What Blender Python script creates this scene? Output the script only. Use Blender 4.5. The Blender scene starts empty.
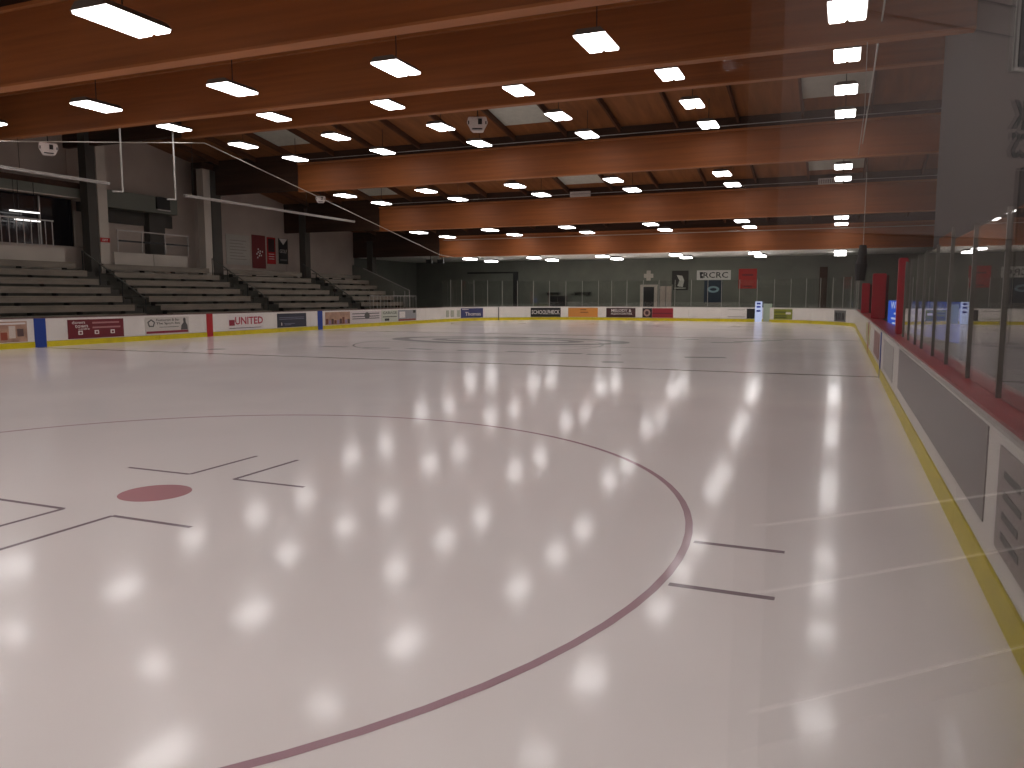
import bpy, bmesh, math, random
from mathutils import Vector, Matrix
random.seed(7)
PI = math.pi
scn = bpy.context.scene
C = scn.collection
# ------------------------------------------------------------------ camera, world, exposure
H = 1.7
cam_d = bpy.data.cameras.new('camera'); cam = bpy.data.objects.new('camera', cam_d); C.objects.link(cam)
cam.location = (0, 0, H)
cam.rotation_euler = (math.radians(90 - 6.324), 0, math.radians(22.553))
cam_d.sensor_width = 36; cam_d.lens = 785 / 1024 * 36; cam_d.clip_start = 0.02; cam_d.clip_end = 300
scn.camera = cam
world = bpy.data.worlds.new('world'); scn.world = world; world.use_nodes = True
world.node_tree.nodes['Background'].inputs[0].default_value = (0.02, 0.025, 0.03, 1)
world.node_tree.nodes['Background'].inputs[1].default_value = 0.3
scn.view_settings.view_transform = 'Standard'; scn.view_settings.look = 'None'
scn.view_settings.gamma = 1; scn.view_settings.use_curve_mapping = False
scn.view_settings.exposure = 0.0
LAMP = 13.9
LAMP_COL = (1.0, 0.945, 0.95)

# ------------------------------------------------------------------ materials
def srgb(r, g, b):
    f = lambda v: (v/255/12.92) if v/255 <= .04045 else ((v/255+.055)/1.055)**2.4
    return (f(r), f(g), f(b), 1)
def mat(name, col, rough=.6, metal=0, noise=0, scale=4, bump=0, bscale=40, spec=.5, stretch=(1,1,1), emit=0, coat=0):
    m = bpy.data.materials.new(name); m.use_nodes = True
    nt = m.node_tree; b = nt.nodes['Principled BSDF']
    b.inputs['Base Color'].default_value = col; b.inputs['Roughness'].default_value = rough
    b.inputs['Metallic'].default_value = metal; b.inputs['Specular IOR Level'].default_value = spec
    b.inputs['Coat Weight'].default_value = coat
    if noise or bump:
        tc = nt.nodes.new('ShaderNodeTexCoord'); mp = nt.nodes.new('ShaderNodeMapping')
        mp.inputs['Scale'].default_value = stretch; nt.links.new(tc.outputs['Object'], mp.inputs['Vector'])
    if noise:
        n = nt.nodes.new('ShaderNodeTexNoise'); n.inputs['Scale'].default_value = scale; n.inputs['Detail'].default_value = 5
        nt.links.new(mp.outputs[0], n.inputs['Vector'])
        r = nt.nodes.new('ShaderNodeValToRGB')
        r.color_ramp.elements[0].position = .3; r.color_ramp.elements[1].position = .7
        r.color_ramp.elements[0].color = tuple(c*(1-noise) for c in col[:3])+(1,)
        r.color_ramp.elements[1].color = tuple(min(1, c*(1+noise)) for c in col[:3])+(1,)
        nt.links.new(n.outputs['Fac'], r.inputs[0]); nt.links.new(r.outputs[0], b.inputs['Base Color'])
    if bump:
        n2 = nt.nodes.new('ShaderNodeTexNoise'); n2.inputs['Scale'].default_value = bscale
        nt.links.new(mp.outputs[0], n2.inputs['Vector'])
        bp = nt.nodes.new('ShaderNodeBump'); bp.inputs['Strength'].default_value = bump; bp.inputs['Distance'].default_value = .01
        nt.links.new(n2.outputs['Fac'], bp.inputs['Height']); nt.links.new(bp.outputs[0], b.inputs['Normal'])
    if emit:
        b.inputs['Emission Color'].default_value = col; b.inputs['Emission Strength'].default_value = emit
    return m

def ice_mat(name, col, amount=0.06):
    """wet resurfaced ice: diffuse white under a glossy skin of two roughnesses"""
    m = bpy.data.materials.new(name); m.use_nodes = True; nt = m.node_tree
    b = nt.nodes['Principled BSDF']; out = nt.nodes['Material Output']
    tc = nt.nodes.new('ShaderNodeTexCoord')
    geo = nt.nodes.new('ShaderNodeNewGeometry')
    n = nt.nodes.new('ShaderNodeTexNoise'); n.inputs['Scale'].default_value = .35; n.inputs['Detail'].default_value = 6
    nt.links.new(geo.outputs['Position'], n.inputs['Vector'])
    r = nt.nodes.new('ShaderNodeValToRGB')
    r.color_ramp.elements[0].position = .3; r.color_ramp.elements[1].position = .7
    r.color_ramp.elements[0].color = tuple(c*(1-amount) for c in col[:3])+(1,)
    r.color_ramp.elements[1].color = tuple(min(1, c*(1+amount)) for c in col[:3])+(1,)
    nt.links.new(n.outputs['Fac'], r.inputs[0])
    w = nt.nodes.new('ShaderNodeTexNoise'); w.inputs['Scale'].default_value = 2.2; w.inputs['Detail'].default_value = 3
    nt.links.new(geo.outputs['Position'], w.inputs['Vector'])
    bp = nt.nodes.new('ShaderNodeBump'); bp.inputs['Strength'].default_value = .12; bp.inputs['Distance'].default_value = .0006
    nt.links.new(w.outputs['Fac'], bp.inputs['Height'])
    b.inputs['IOR'].default_value = 1.34; b.inputs['Roughness'].default_value = ICE_R1
    b2 = nt.nodes.new('ShaderNodeBsdfPrincipled'); b2.inputs['IOR'].default_value = 1.34; b2.inputs['Roughness'].default_value = ICE_R2
    for q in (b, b2):
        nt.links.new(r.outputs[0], q.inputs['Base Color']); nt.links.new(bp.outputs[0], q.inputs['Normal'])
    mx = nt.nodes.new('ShaderNodeMixShader'); mx.inputs[0].default_value = .52
    nt.links.new(b.outputs[0], mx.inputs[1]); nt.links.new(b2.outputs[0], mx.inputs[2]); nt.links.new(mx.outputs[0], out.inputs['Surface'])
    return m
ICE_R1, ICE_R2 = .098, .26

def glass_mat(name, tint=(.955, .965, .955, 1), ior=1.5):
    m = bpy.data.materials.new(name); m.use_nodes = True; nt = m.node_tree
    nt.nodes.remove(nt.nodes['Principled BSDF']); out = nt.nodes['Material Output']
    t = nt.nodes.new('ShaderNodeBsdfTransparent'); t.inputs[0].default_value = tint
    g = nt.nodes.new('ShaderNodeBsdfGlossy'); g.inputs['Roughness'].default_value = 0.0; g.inputs[0].default_value = (1, 1, 1, 1)
    f = nt.nodes.new('ShaderNodeFresnel'); f.inputs['IOR'].default_value = ior
    # the Fresnel node inverts its IOR on back faces; the pane does not refract, so undo that
    geo = nt.nodes.new('ShaderNodeNewGeometry'); mr = nt.nodes.new('ShaderNodeMapRange')
    mr.inputs['To Min'].default_value = ior; mr.inputs['To Max'].default_value = 1/ior
    nt.links.new(geo.outputs['Backfacing'], mr.inputs['Value']); nt.links.new(mr.outputs[0], f.inputs['IOR'])
    mx = nt.nodes.new('ShaderNodeMixShader')
    nt.links.new(f.outputs[0], mx.inputs[0]); nt.links.new(t.outputs[0], mx.inputs[1]); nt.links.new(g.outputs[0], mx.inputs[2])
    nt.links.new(mx.outputs[0], out.inputs['Surface'])
    return m
def lamp_mat(name, col, s):
    m = bpy.data.materials.new(name); m.use_nodes = True; nt = m.node_tree
    nt.nodes.remove(nt.nodes['Principled BSDF']); e = nt.nodes.new('ShaderNodeEmission')
    e.inputs[0].default_value = (*col[:3], 1); e.inputs[1].default_value = s
    nt.links.new(e.outputs[0], nt.nodes['Material Output'].inputs['Surface'])
    return m

M = dict(
    ice=ice_mat('ice', srgb(238, 229, 228)),
    ice_red=ice_mat('ice_red_paint', srgb(186, 132, 138), .12),
    ice_line=ice_mat('ice_line_red', srgb(176, 142, 152), .14),
    ice_dark=ice_mat('ice_line_dark', srgb(142, 126, 132), .14),
    ice_blue=ice_mat('ice_line_blue', srgb(112, 106, 116), .12),
    ice_grey=ice_mat('ice_logo_grey', srgb(178, 174, 176), .18),
    glulam=mat('glulam_wood', srgb(148, 85, 42), .55, noise=.14, scale=1.3, stretch=(.25, 2, 7), bump=.1, spec=.3),
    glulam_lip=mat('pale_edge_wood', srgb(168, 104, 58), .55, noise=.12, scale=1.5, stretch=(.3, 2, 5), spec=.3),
    deck=mat('roof_deck_wood', srgb(134, 84, 46), .7, noise=.18, scale=1.2, stretch=(4, .4, 1), spec=.2),
    purlin=mat('purlin_wood', srgb(84, 52, 32), .7, noise=.3, scale=2, stretch=(3, .4, 3), spec=.2),
    dark_wood=mat('dark_brown_wood', srgb(62, 40, 28), .7, noise=.3, scale=1.5, stretch=(.3, 2, 4), spec=.2),
    skylight=mat('skylight_sheet', srgb(190, 192, 180), .5, noise=.08),
    white_ceiling=mat('white_ceiling', srgb(246, 245, 236), .7, noise=.04),
    wall_far=mat('far_wall_block', srgb(108, 110, 100), .8, noise=.1, scale=1, bump=.2, bscale=12),
    wall_left=mat('left_wall_paint', srgb(178, 163, 152), .8, noise=.08, scale=.8),
    wall_dark=mat('dark_wall', srgb(70, 66, 60), .8, noise=.12, scale=1),
    wall_lobby=mat('lobby_wall_paint', srgb(124, 113, 109), .6, noise=.06, scale=2),
    wall_haze_cut=mat('lobby_haze_cut', srgb(70, 62, 60), .6, noise=.06, scale=2),  # darker lower wall, added to weaken the haze mirrored in the glass
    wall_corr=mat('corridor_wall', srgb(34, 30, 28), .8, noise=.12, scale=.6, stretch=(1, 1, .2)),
    concrete=mat('concrete', srgb(92, 92, 86), .85, noise=.2, scale=2, bump=.2),
    rubber=mat('rubber_floor', srgb(52, 50, 48), .8, noise=.2, scale=6),
    tier=mat('tier_concrete', srgb(70, 68, 60), .85, noise=.2, scale=2),
    bench=mat('bench_plank', srgb(124, 114, 101), .65, noise=.18, scale=2, stretch=(2, .4, 2)),
    parapet=mat('parapet', srgb(186, 176, 164), .7, noise=.1, scale=1),
    board=mat('white_dasher_board', srgb(232, 226, 220), .28, noise=.05, scale=1.5, spec=.5),
    kick=mat('yellow_kick_plate', srgb(214, 196, 20), .35, noise=.12, scale=3),
    cap_red=mat('red_cap_rail', srgb(158, 12, 28), .3, noise=.15, scale=5),
    cap_dark=mat('maroon_cap_rail', srgb(100, 36, 40), .4, noise=.15, scale=5),
    cap_white=mat('white_cap_rail', srgb(190, 186, 180), .4, noise=.05),
    steel=mat('aluminium', srgb(176, 174, 166), .35, metal=.7, noise=.08, scale=8),
    post_steel=mat('darker_steel_post', srgb(120, 118, 112), .4, metal=.6, noise=.1, scale=8),  # right-side glass posts, a darker grey than the other posts
    steel_dark=mat('dark_steel', srgb(38, 38, 38), .4, metal=.4),
    pipe=mat('galvanised_pipe', srgb(176, 170, 165), .4, metal=.4, noise=.1, scale=5),
    wire=mat('pale_wire', srgb(190, 182, 170), .5),
    white_plastic=mat('white_plastic', srgb(226, 216, 210), .45, noise=.03),
    black=mat('black_plastic', srgb(18, 17, 16), .5),
    housing=mat('lamp_housing', srgb(96, 86, 80), .5, noise=.04),
    red=mat('red_pad', srgb(184, 10, 38), .45, noise=.1, scale=4),
    glass=glass_mat('rink_glass'),
    dark_glass=mat('dark_window', srgb(22, 20, 24), .08),
    lamp=lamp_mat('lamp_lens', LAMP_COL, LAMP),
    tube=lamp_mat('bar_glow', (1, .95, .95), 2.5),
    blue_lit=lamp_mat('backlit_blue', srgb(52, 92, 205)[:3], 1.0),
    white_lit=lamp_mat('glowing_white', (.62, .68, 1.0), .9),
)
def ink(name, rgb, rough=.4, noise=0):
    k = 'ink_'+name
    if k not in M: M[k] = mat(name, srgb(*rgb), rough, noise=noise, scale=3)
    return M[k]

# ------------------------------------------------------------------ object helpers
ORG = {}
def tag(o, label=None, cat=None, group=None, kind=None):
    if label: o['label'] = label
    if cat: o['category'] = cat
    if group: o['group'] = group
    if kind: o['kind'] = kind
    return o
def thing(name, loc, label=None, cat=None, group=None, kind=None):
    o = bpy.data.objects.new(name, None); C.objects.link(o); o.location = loc; o.empty_display_size = .2
    ORG[o] = Vector(loc)
    return tag(o, label, cat, group, kind)
class MB:
    def __init__(s): s.v = []; s.f = []
    def add(s, vs, fs):
        n = len(s.v); s.v += [tuple(v) for v in vs]; s.f += [tuple(i+n for i in f) for f in fs]; return s
    def box(s, x0, x1, y0, y1, z0, z1):
        vs = [(x, y, z) for z in (z0, z1) for y in (y0, y1) for x in (x0, x1)]
        return s.add(vs, [(0,2,3,1), (4,5,7,6), (0,1,5,4), (2,6,7,3), (0,4,6,2), (1,3,7,5)])
    def tube(s, p, q, r, n=8, r2=None):
        p, q = Vector(p), Vector(q); d = (q-p).normalized(); r2 = r if r2 is None else r2
        a = d.orthogonal().normalized(); b = d.cross(a)
        vs = []
        for c, rr in ((p, r), (q, r2)):
            for i in range(n):
                t = 2*PI*i/n; vs.append(c + a*math.cos(t)*rr + b*math.sin(t)*rr)
        fs = [(i, (i+1) % n, n+(i+1) % n, n+i) for i in range(n)] + [tuple(range(n))[::-1], tuple(range(n, 2*n))]
        return s.add(vs, fs)
    def path(s, pts, r, n=6):
        for a, b in zip(pts, pts[1:]): s.tube(a, b, r, n)
        return s
    def prism(s, poly, ax, a, b):
        """poly: 2D points, extruded along axis ax from a to b"""
        n = len(poly)
        def mk(u, v, w):
            return {'x': (w, u, v), 'y': (u, w, v), 'z': (u, v, w)}[ax]
        vs = [mk(u, v, a) for u, v in poly] + [mk(u, v, b) for u, v in poly]
        return s.add(vs, [tuple(range(n))[::-1], tuple(range(n, 2*n))] + [(i, (i+1) % n, n+(i+1) % n, n+i) for i in range(n)])
    def sheet(s, pts, z, h):
        """flat polygon with tiny thickness"""
        return s.prism(pts, 'z', z, z+h)
    def build(s, name, material, parent=None, label=None, origin=None, bevel=0, smooth=False):
        if parent is not None: o0 = ORG[parent]
        elif origin is not None: o0 = Vector(origin)
        else:
            xs, ys, zs = zip(*s.v); o0 = Vector(((min(xs)+max(xs))/2, (min(ys)+max(ys))/2, min(zs)))
        me = bpy.data.meshes.new(name)
        me.from_pydata([tuple(Vector(v)-o0) for v in s.v], [], s.f); me.update()
        bm = bmesh.new(); bm.from_mesh(me); bmesh.ops.recalc_face_normals(bm, faces=bm.faces[:])
        if bevel:
            bmesh.ops.bevel(bm, geom=bm.edges[:], offset=bevel, segments=2, affect='EDGES', clamp_overlap=True)
        bm.to_mesh(me); bm.free()
        if smooth:
            for p in me.polygons: p.use_smooth = True
        me.materials.append(M[material] if isinstance(material, str) else material)
        o = bpy.data.objects.new(name, me); C.objects.link(o)
        if parent is not None: o.parent = parent; ORG[o] = o0
        else: o.location = o0; ORG[o] = o0
        if label: o['label'] = label
        return o
def bx(name, m, parent, x0, x1, y0, y1, z0, z1, **k): return MB().box(x0, x1, y0, y1, z0, z1).build(name, m, parent, **k)
def copy_tree(o, loc=None):
    def rec(a, par):
        c = a.copy(); C.objects.link(c)
        if par: c.parent = par
        for ch in [q for q in bpy.data.objects if q.parent == a]: rec(ch, c)
        return c
    c = rec(o, None)
    if loc is not None: c.location = loc; ORG[c] = Vector(loc)
    return c
def struct(name, m, *b): return tag(bx(name, m, None, *b), kind='structure')

def lettering(txt, height, plane, at, parent, m, bend=None, udir=None, thick=.004, mirror=False, width=None, name='lettering', align='CENTER', bold=0):
    """flat lettering; plane: 'left' (on a surface facing +X), 'far' (facing -Y), 'right' (facing -X), 'ice' (lying, read from -Y)"""
    cu = bpy.data.curves.new(name, 'FONT'); cu.body = txt; cu.size = 1; cu.align_x = align; cu.align_y = 'CENTER'
    cu.resolution_u = 2; cu.extrude = .01; cu.offset = bold
    ob = bpy.data.objects.new(name, cu); C.objects.link(ob)
    dg = bpy.context.evaluated_depsgraph_get(); me = bpy.data.meshes.new_from_object(ob.evaluated_get(dg))
    bpy.data.objects.remove(ob); bpy.data.curves.remove(cu)
    xs = [v.co.x for v in me.vertices]; ys = [v.co.y for v in me.vertices]
    w = max(xs)-min(xs); h = max(ys)-min(ys); cx = (max(xs)+min(xs))/2; cy = (max(ys)+min(ys))/2
    sy = height/h; sx = (width/w) if width else sy
    U = Vector(udir) if udir else {'left': Vector((0, 1, 0)), 'far': Vector((1, 0, 0)), 'right': Vector((0, -1, 0)), 'ice': Vector((1, 0, 0))}[plane]
    V = Vector((0, 0, 1)) if plane != 'ice' else Vector((0, 1, 0))
    N = (U.cross(V) if udir else None) or {'left': Vector((1, 0, 0)), 'far': Vector((0, -1, 0)), 'right': Vector((-1, 0, 0)), 'ice': Vector((0, 0, 1))}[plane]
    if mirror: U = -U
    at = Vector(at) - ORG[parent]
    for v in me.vertices:
        c = v.co.copy(); v.co = at + U*((c.x-cx)*sx) + V*((c.y-cy)*sy) + N*(thick*(c.z/.02+.5))
    if bend:
        for v in me.vertices:
            w_ = v.co+ORG[parent]; p_ = bend(w_.x, YF-w_.y); v.co.x = p_[0]-ORG[parent].x; v.co.y = p_[1]-ORG[parent].y
    me.name = name; me.materials.clear(); me.materials.append(m)
    o = bpy.data.objects.new(name, me); C.objects.link(o); o.parent = parent; ORG[o] = ORG[parent]
    return o

# ------------------------------------------------------------------ rink constants
XL, XR, YN, YF, R = -25.05, .85, -4.48, 56.48, 8.5
BH = .96
def outline(d=0, seg=14, yn=YN, yf=YF):
    """rink outline offset outwards by d, counter-clockwise from near right corner"""
    pts = []
    for (cx, cy, a0) in ((XR-R, yn+R, -PI/2), (XR-R, yf-R, 0), (XL+R, yf-R, PI/2), (XL+R, yn+R, PI)):
        for i in range(seg+1):
            a = a0 + PI/2*i/seg
            pts.append((cx+(R+d)*math.cos(a), cy+(R+d)*math.sin(a)))
    return pts

# ------------------------------------------------------------------ the room
WLx, WRx, WFy, WNy = -33.0, 5.2, 58.5, -9.0
struct('floor', 'rubber', WLx-2, WRx+.3, WNy-.3, WFy+.3, -.35, -.12)
wf = struct('wall_far', 'wall_far', WLx-.3, WRx+.3, WFy, WFy+.3, -.12, 6.6)
struct('wall_near', 'wall_dark', WLx-.3, WRx+.3, WNy-.3, WNy, -.12, 6.6)
struct('wall_right', 'wall_dark', WRx, WRx+.3, WNy, WFy, -.12, 10.4)

BEAMS = [(3.1, 4.5), (10.8, 5.75), (18.5, 7.0), (26.2, 8.4), (33.9, 7.1), (41.6, 5.7), (49.3, 4.5)]
DD = 1.85
def deck_z(y):
    for (ya, za), (yb, zb) in zip(BEAMS, BEAMS[1:]):
        if ya <= y <= yb: return za+DD+(zb-za)*(y-ya)/(yb-ya)
    return 4.5+DD
# left wall in bays, one painted wall panel per bay
wl = thing('wall_left', (WLx, 20, 0), kind='structure')
ys = [WNy]+[b[0] for b in BEAMS]+[WFy]
for a, b in zip(ys, ys[1:]):
    za, zb = deck_z(a)+.05, deck_z(b)+.05
    MB().prism([(a+.01, -.12), (b-.01, -.12), (b-.01, zb), (a+.01, za)], 'x', WLx-.25, WLx).build('wall_panel', 'wall_left' if 18 < a < 41 else 'wall_far' if a > 45 else 'wall_left', wl)

# ceiling: deck panels between purlins, skylights, white end soffits
ce = thing('ceiling', (-12, 26, 8), kind='structure')
PX = [-1.65+2.45*k for k in range(3)] + [-1.65-2.45*k for k in range(1, 13)]
PX = sorted(PX); edges = [WLx]+[p for p in PX if p > WLx]+[WRx]
SKY = {(-1.65): 1, (-13.9): 1, (-26.15): 1}
for bi, ((ya, za), (yb, zb)) in enumerate(zip(BEAMS, BEAMS[1:])):
    for x0, x1 in zip(edges, edges[1:]):
        issky = any(abs(x0-k) < .1 for k in SKY)
        def zz(y): return deck_z(y)
        def slab(y0, y1, t0, t1, name, m):
            MB().add([(x0+.02, y0, zz(y0)+t0), (x1-.02, y0, zz(y0)+t0), (x1-.02, y1, zz(y1)+t0), (x0+.02, y1, zz(y1)+t0),
                      (x0+.02, y0, zz(y0)+t1), (x1-.02, y0, zz(y0)+t1), (x1-.02, y1, zz(y1)+t1), (x0+.02, y1, zz(y1)+t1)],
                     [(0,1,2,3), (4,5,6,7), (0,1,5,4), (1,2,6,5), (2,3,7,6), (3,0,4,7)]).build(name, m, ce)
        if issky:
            s0, s1 = (ya+2.6, yb-1.3) if yb <= 33.95 else (yb-3.9, yb-.8)
            slab(ya, s0, 0, .08, 'deck_panel', 'deck'); slab(s1, yb, 0, .08, 'deck_panel', 'deck')
            slab(s0+.02, s1-.02, -.02, .04, 'skylight', 'skylight')
        else:
            slab(ya, yb, 0, .08, 'deck_panel', 'deck')
    for x in [p for p in edges[1:-1]]:
        MB().add([(x-.04, ya+.12, zz(ya+.12)-.26), (x+.04, ya+.12, zz(ya+.12)-.26), (x+.04, yb-.12, zz(yb-.12)-.26), (x-.04, yb-.12, zz(yb-.12)-.26),
                  (x-.04, ya+.12, zz(ya+.12)-.005), (x+.04, ya+.12, zz(ya+.12)-.005), (x+.04, yb-.12, zz(yb-.12)-.005), (x-.04, yb-.12, zz(yb-.12)-.005)],
                 [(0,1,2,3), (4,5,6,7), (0,1,5,4), (1,2,6,5), (2,3,7,6), (3,0,4,7)]).build('purlin', 'purlin', ce)
bx('roof_sheet', 'dark_wood', ce, WLx-.3, WRx+.3, WNy, WFy+.3, 10.5, 10.6)
bx('soffit', 'white_ceiling', ce, WLx, WRx, 49.45, WFy, 4.56, 4.66)
bx('soffit', 'white_ceiling', ce, WLx, WRx, WNy, 2.95, 4.56, 4.66)

# glulam beams
nth = ['nearest', 'second', 'third', 'fourth', 'fifth', 'sixth', 'farthest']
lab = {10.8: 'dark brown wooden roof beam crossing the upper left corner, nearest in view',
       18.5: 'long wooden roof beam second from the camera, pale lower edge across the upper picture',
       26.2: 'highest wooden roof beam at the ridge, third from the camera',
       33.9: 'orange-lit wooden roof beam, fourth from the camera, beyond the skylights',
       41.6: 'wooden roof beam second from the far end, carrying two small grilles',
       49.3: 'farthest and lowest wooden roof beam in front of the white soffit',
       3.1: 'wooden roof beam over the camera, out of view above'}
for (y, z) in BEAMS:
    t = thing('glulam_beam', (-12, y, z), lab[y], 'beam', 'wooden roof beams across the rink')
    xe = -28.6 if y < 20 else -25.9
    bx('beam_body', 'glulam', t, xe, WRx-.02, y-.11, y+.11, z, z+1.3)
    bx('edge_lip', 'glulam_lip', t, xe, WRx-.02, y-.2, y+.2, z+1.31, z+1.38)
    bx('upper_blocking', 'dark_wood', t, xe, WRx-.02, y-.08, y+.08, z+1.39, z+DD+.02)  # set-back upper part, in darker wood than the body
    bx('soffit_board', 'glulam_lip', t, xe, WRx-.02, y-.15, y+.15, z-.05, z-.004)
    bx('end_beam', 'dark_wood', t, WLx+.02, xe-.02, y-.14, y+.14, z+.05, z+DD)  # beam continued to the left wall in the darker wood

# corridor block on the right with painted wall
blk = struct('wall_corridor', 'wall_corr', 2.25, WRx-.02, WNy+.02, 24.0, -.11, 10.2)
tr = thing('trim_corridor', (2.25, 10, 1), kind='structure')
bx('wall_lining', 'wall_lobby', tr, 2.225, 2.249, 1.75, 8.5, 1.95, 5.5); bx('added_dark_panel', 'wall_haze_cut', tr, 2.225, 2.249, 1.75, 8.5, -.1, 1.945)  # unseen lining cut short, dark panel added below, to limit glass haze
for z in (.82, .55, .06): bx('rail_strip', 'cap_white', tr, 2.215, 2.2245, 2.05, 8.4, z-.003, z+.003)
for z in (2.78, 2.9): bx('panel_joint', 'black', tr, 2.222, 2.2245, 2.3, 3.3, z-.002, z+.002)

# columns on the left
for i, (y, nm) in enumerate([(18.5, 'off the left edge'), (26.6, 'at the left, with a red sign and dark pier beside it'), (33.1, 'second from the left, beside the rink banners'), (41.6, 'behind the third stand, dark and slim'), (49.3, 'at the far left corner')]):
    t = thing('column', (-31.5, y, 0), 'pale concrete column %s' % nm, 'column', 'columns along the stands')
    bx('shaft', 'parapet' if i < 3 else 'wall_dark', t, -31.75, -31.3, y-.25, y+.25, -.12, deck_z(y)-.35)
    if i in (1, 2): bx('pier', 'wall_dark', t, -31.75, -31.3, (y-.78 if i == 1 else y+.302), (y-.302 if i == 1 else y+1.0), -.12, deck_z(y)-.67)
    bx('capital', 'dark_wood', t, -31.9, -31.2, y-.42, y+.42, deck_z(y)-.66, deck_z(y)-.36)

# ------------------------------------------------------------------ ice
ice = thing('ice_sheet', (-12.1, 26, 0), 'glossy pale ice sheet filling the rink inside the dasher boards', 'ice')
MB().sheet(outline(.01), -.12, .12).build('ice_surface', 'ice', ice)
def mark(name, m, pts, z=.0008, label=None): return MB().sheet(pts, z-.0006, .0006).build(name, m, ice, label=label)
def strip(name, m, x0, y0, x1, y1, w, z=.0010):
    d = Vector((x1-x0, y1-y0)).normalized(); n = Vector((-d.y, d.x))*w/2
    return mark(name, m, [(x0+n.x, y0+n.y), (x1+n.x, y1+n.y), (x1-n.x, y1-n.y), (x0-n.x, y0-n.y)], z)
def ring(name, m, cx, cy, r, w, n=96, a0=0, a1=2*PI, z=.0012, ry=None):
    ry = ry or r; b = MB(); vs = []; N = n+1
    for i in range(N):
        a = a0+(a1-a0)*i/n; c, s = math.cos(a), math.sin(a)
        vs += [(cx+(r-w/2)*c, cy+(ry-w/2)*s, z), (cx+(r+w/2)*c, cy+(ry+w/2)*s, z)]
    b.add(vs, [(2*i, 2*i+1, 2*i+3, 2*i+2) for i in range(n)])
    return b.build(name, m, ice)
def disc(name, m, cx, cy, r, z=.0012): return mark(name, m, [(cx+r*math.cos(2*PI*i/40), cy+r*math.sin(2*PI*i/40)) for i in range(40)], z)
for (cx, cy, full) in [(-5.45, 5.0, 1), (-18.8, 5.0, 1), (-5.45, 47.0, 1), (-18.8, 47.0, 1)]:
    ring('face_off_circle', 'ice_line', cx, cy, 4.55, .055)
    disc('face_off_spot', 'ice_red', cx, cy, .30)
    for sx in (-1, 1):
        for sy in (-1, 1):
            X = cx+sx*.27; Y = cy+sy*.67
            strip('restraining_mark', 'ice_dark', X, Y, X+sx*.8, Y, .045); strip('restraining_mark', 'ice_dark', X, Y, X, Y+sy*.95, .045)
            strip('hash_mark', 'ice_dark', cx+sx*4.58, cy+sy*.44-.03, cx+sx*5.18, cy+sy*.44-.03, .055)
strip('blue_line', 'ice_blue', XL+.02, 18.4, XR-.02, 18.4, .16)
strip('blue_line', 'ice_blue', XL+.02, 33.6, XR-.02, 33.6, .2)
strip('goal_line', 'ice_line', XL+2.6, 53.1, XR-2.6, 53.1, .05)
# centre ice artwork, read as dark smudges from here
ring('center_circle', 'ice_grey', -12.1, 26, 4.5, .07, z=.0014)
ring('center_logo_ring', 'ice_grey', -12.1, 28.5, 4.6, .7, ry=2.2, z=.0016)
ring('center_logo_ring', 'ice_grey', -12.1, 28.5, 2.9, .6, ry=1.2, z=.0018)
for x in [-16.5, -14.8, -13.2, -11.2, -9.6, -8.1, -6.9]:
    strip('logo_dash', 'ice_grey', x, 22.4+random.random()*.5, x+1.0, 22.6, .35, z=.002)
strip('center_line', 'ice_grey', XL+8, 26, XR-6, 26, .12, z=.0016)
for (x, y) in [(-3.5, 22.4), (-3.2, 31.2), (-2.6, 32.2), (-3.9, 30.1)]:
    strip('neutral_mark', 'ice_grey', x-.5, y, x+.6, y+.3, .45, z=.0022)
disc('neutral_spot', 'ice_grey', -5.45, 20.0, .3); disc('neutral_spot', 'ice_grey', -18.8, 20.0, .3); disc('neutral_spot', 'ice_grey', -5.45, 32, .3)

# ------------------------------------------------------------------ dasher boards
def run_boards(t, pts, cap='cap_red', glass=None, caph=.04, joint=True, capw=.22):
    """pts: inner face polyline; boards stand outward (to the right of travel when pts go clockwise is handled by sign)"""
    for (a, b) in zip(pts, pts[1:]):
        a = Vector(a); b = Vector(b); d = (b-a); L = d.length; d.normalize(); n = Vector((d.y, -d.x))
        g = .006 if joint else 0
        def q(s, o): p = a+d*s+n*o; return (p.x, p.y)
        MB().prism([q(g, 0), q(L-g, 0), q(L-g, .1), q(g, .1)], 'z', .2, BH).build('board_panel', 'board', t)
        MB().prism([q(g, -.012), q(L-g, -.012), q(L-g, .1), q(g, .1)], 'z', -.0, .19).build('kick_plate', 'kick', t)
        MB().prism([q(g/2, -.006), q(L-g/2, -.006), q(L-g/2, .028), q(g/2, .028)], 'z', BH+.002, BH+.022).build('top_trim', 'cap_white', t)
        MB().prism([q(g/2, .03), q(L-g/2, .03), q(L-g/2, capw), q(g/2, capw)], 'z', BH+.002, BH+caph).build('cap_rail', cap, t)
        MB().prism([q(g, .12), q(L-g, .12), q(L-g, .2), q(g, .2)], 'z', -.12, BH-.02).build('support_frame', 'steel_dark', t)
def glass_run(t, pts, off, z1, m='glass', post=True, skip=None):
    for k, (a, b) in enumerate(zip(pts, pts[1:])):
        a = Vector(a); b = Vector(b); d = (b-a); L = d.length; d.normalize(); n = Vector((d.y, -d.x))
        def q(s, o): p = a+d*s+n*o; return (p.x, p.y)
        zt = z1 if not callable(z1) else z1(k)
        g2 = .018 if post else .0015
        MB().prism([q(g2, off-.005), q(L-g2, off-.005), q(L-g2, off+.005), q(g2, off+.005)], 'z', BH+.045, zt).build('glass_pane', m, t)
        if post:
            MB().prism([q(-.014, off-.022), q(.014, off-.022), q(.014, off+.012), q(-.014, off+.012)], 'z', BH+.042, zt+.03).build('glass_post', 'post_steel' if t is rb else 'steel', t)
def arc(cx, cy, a0, a1, n): return [(cx+R*math.cos(a0+(a1-a0)*i/n), cy+R*math.sin(a0+(a1-a0)*i/n)) for i in range(n+1)]

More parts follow.
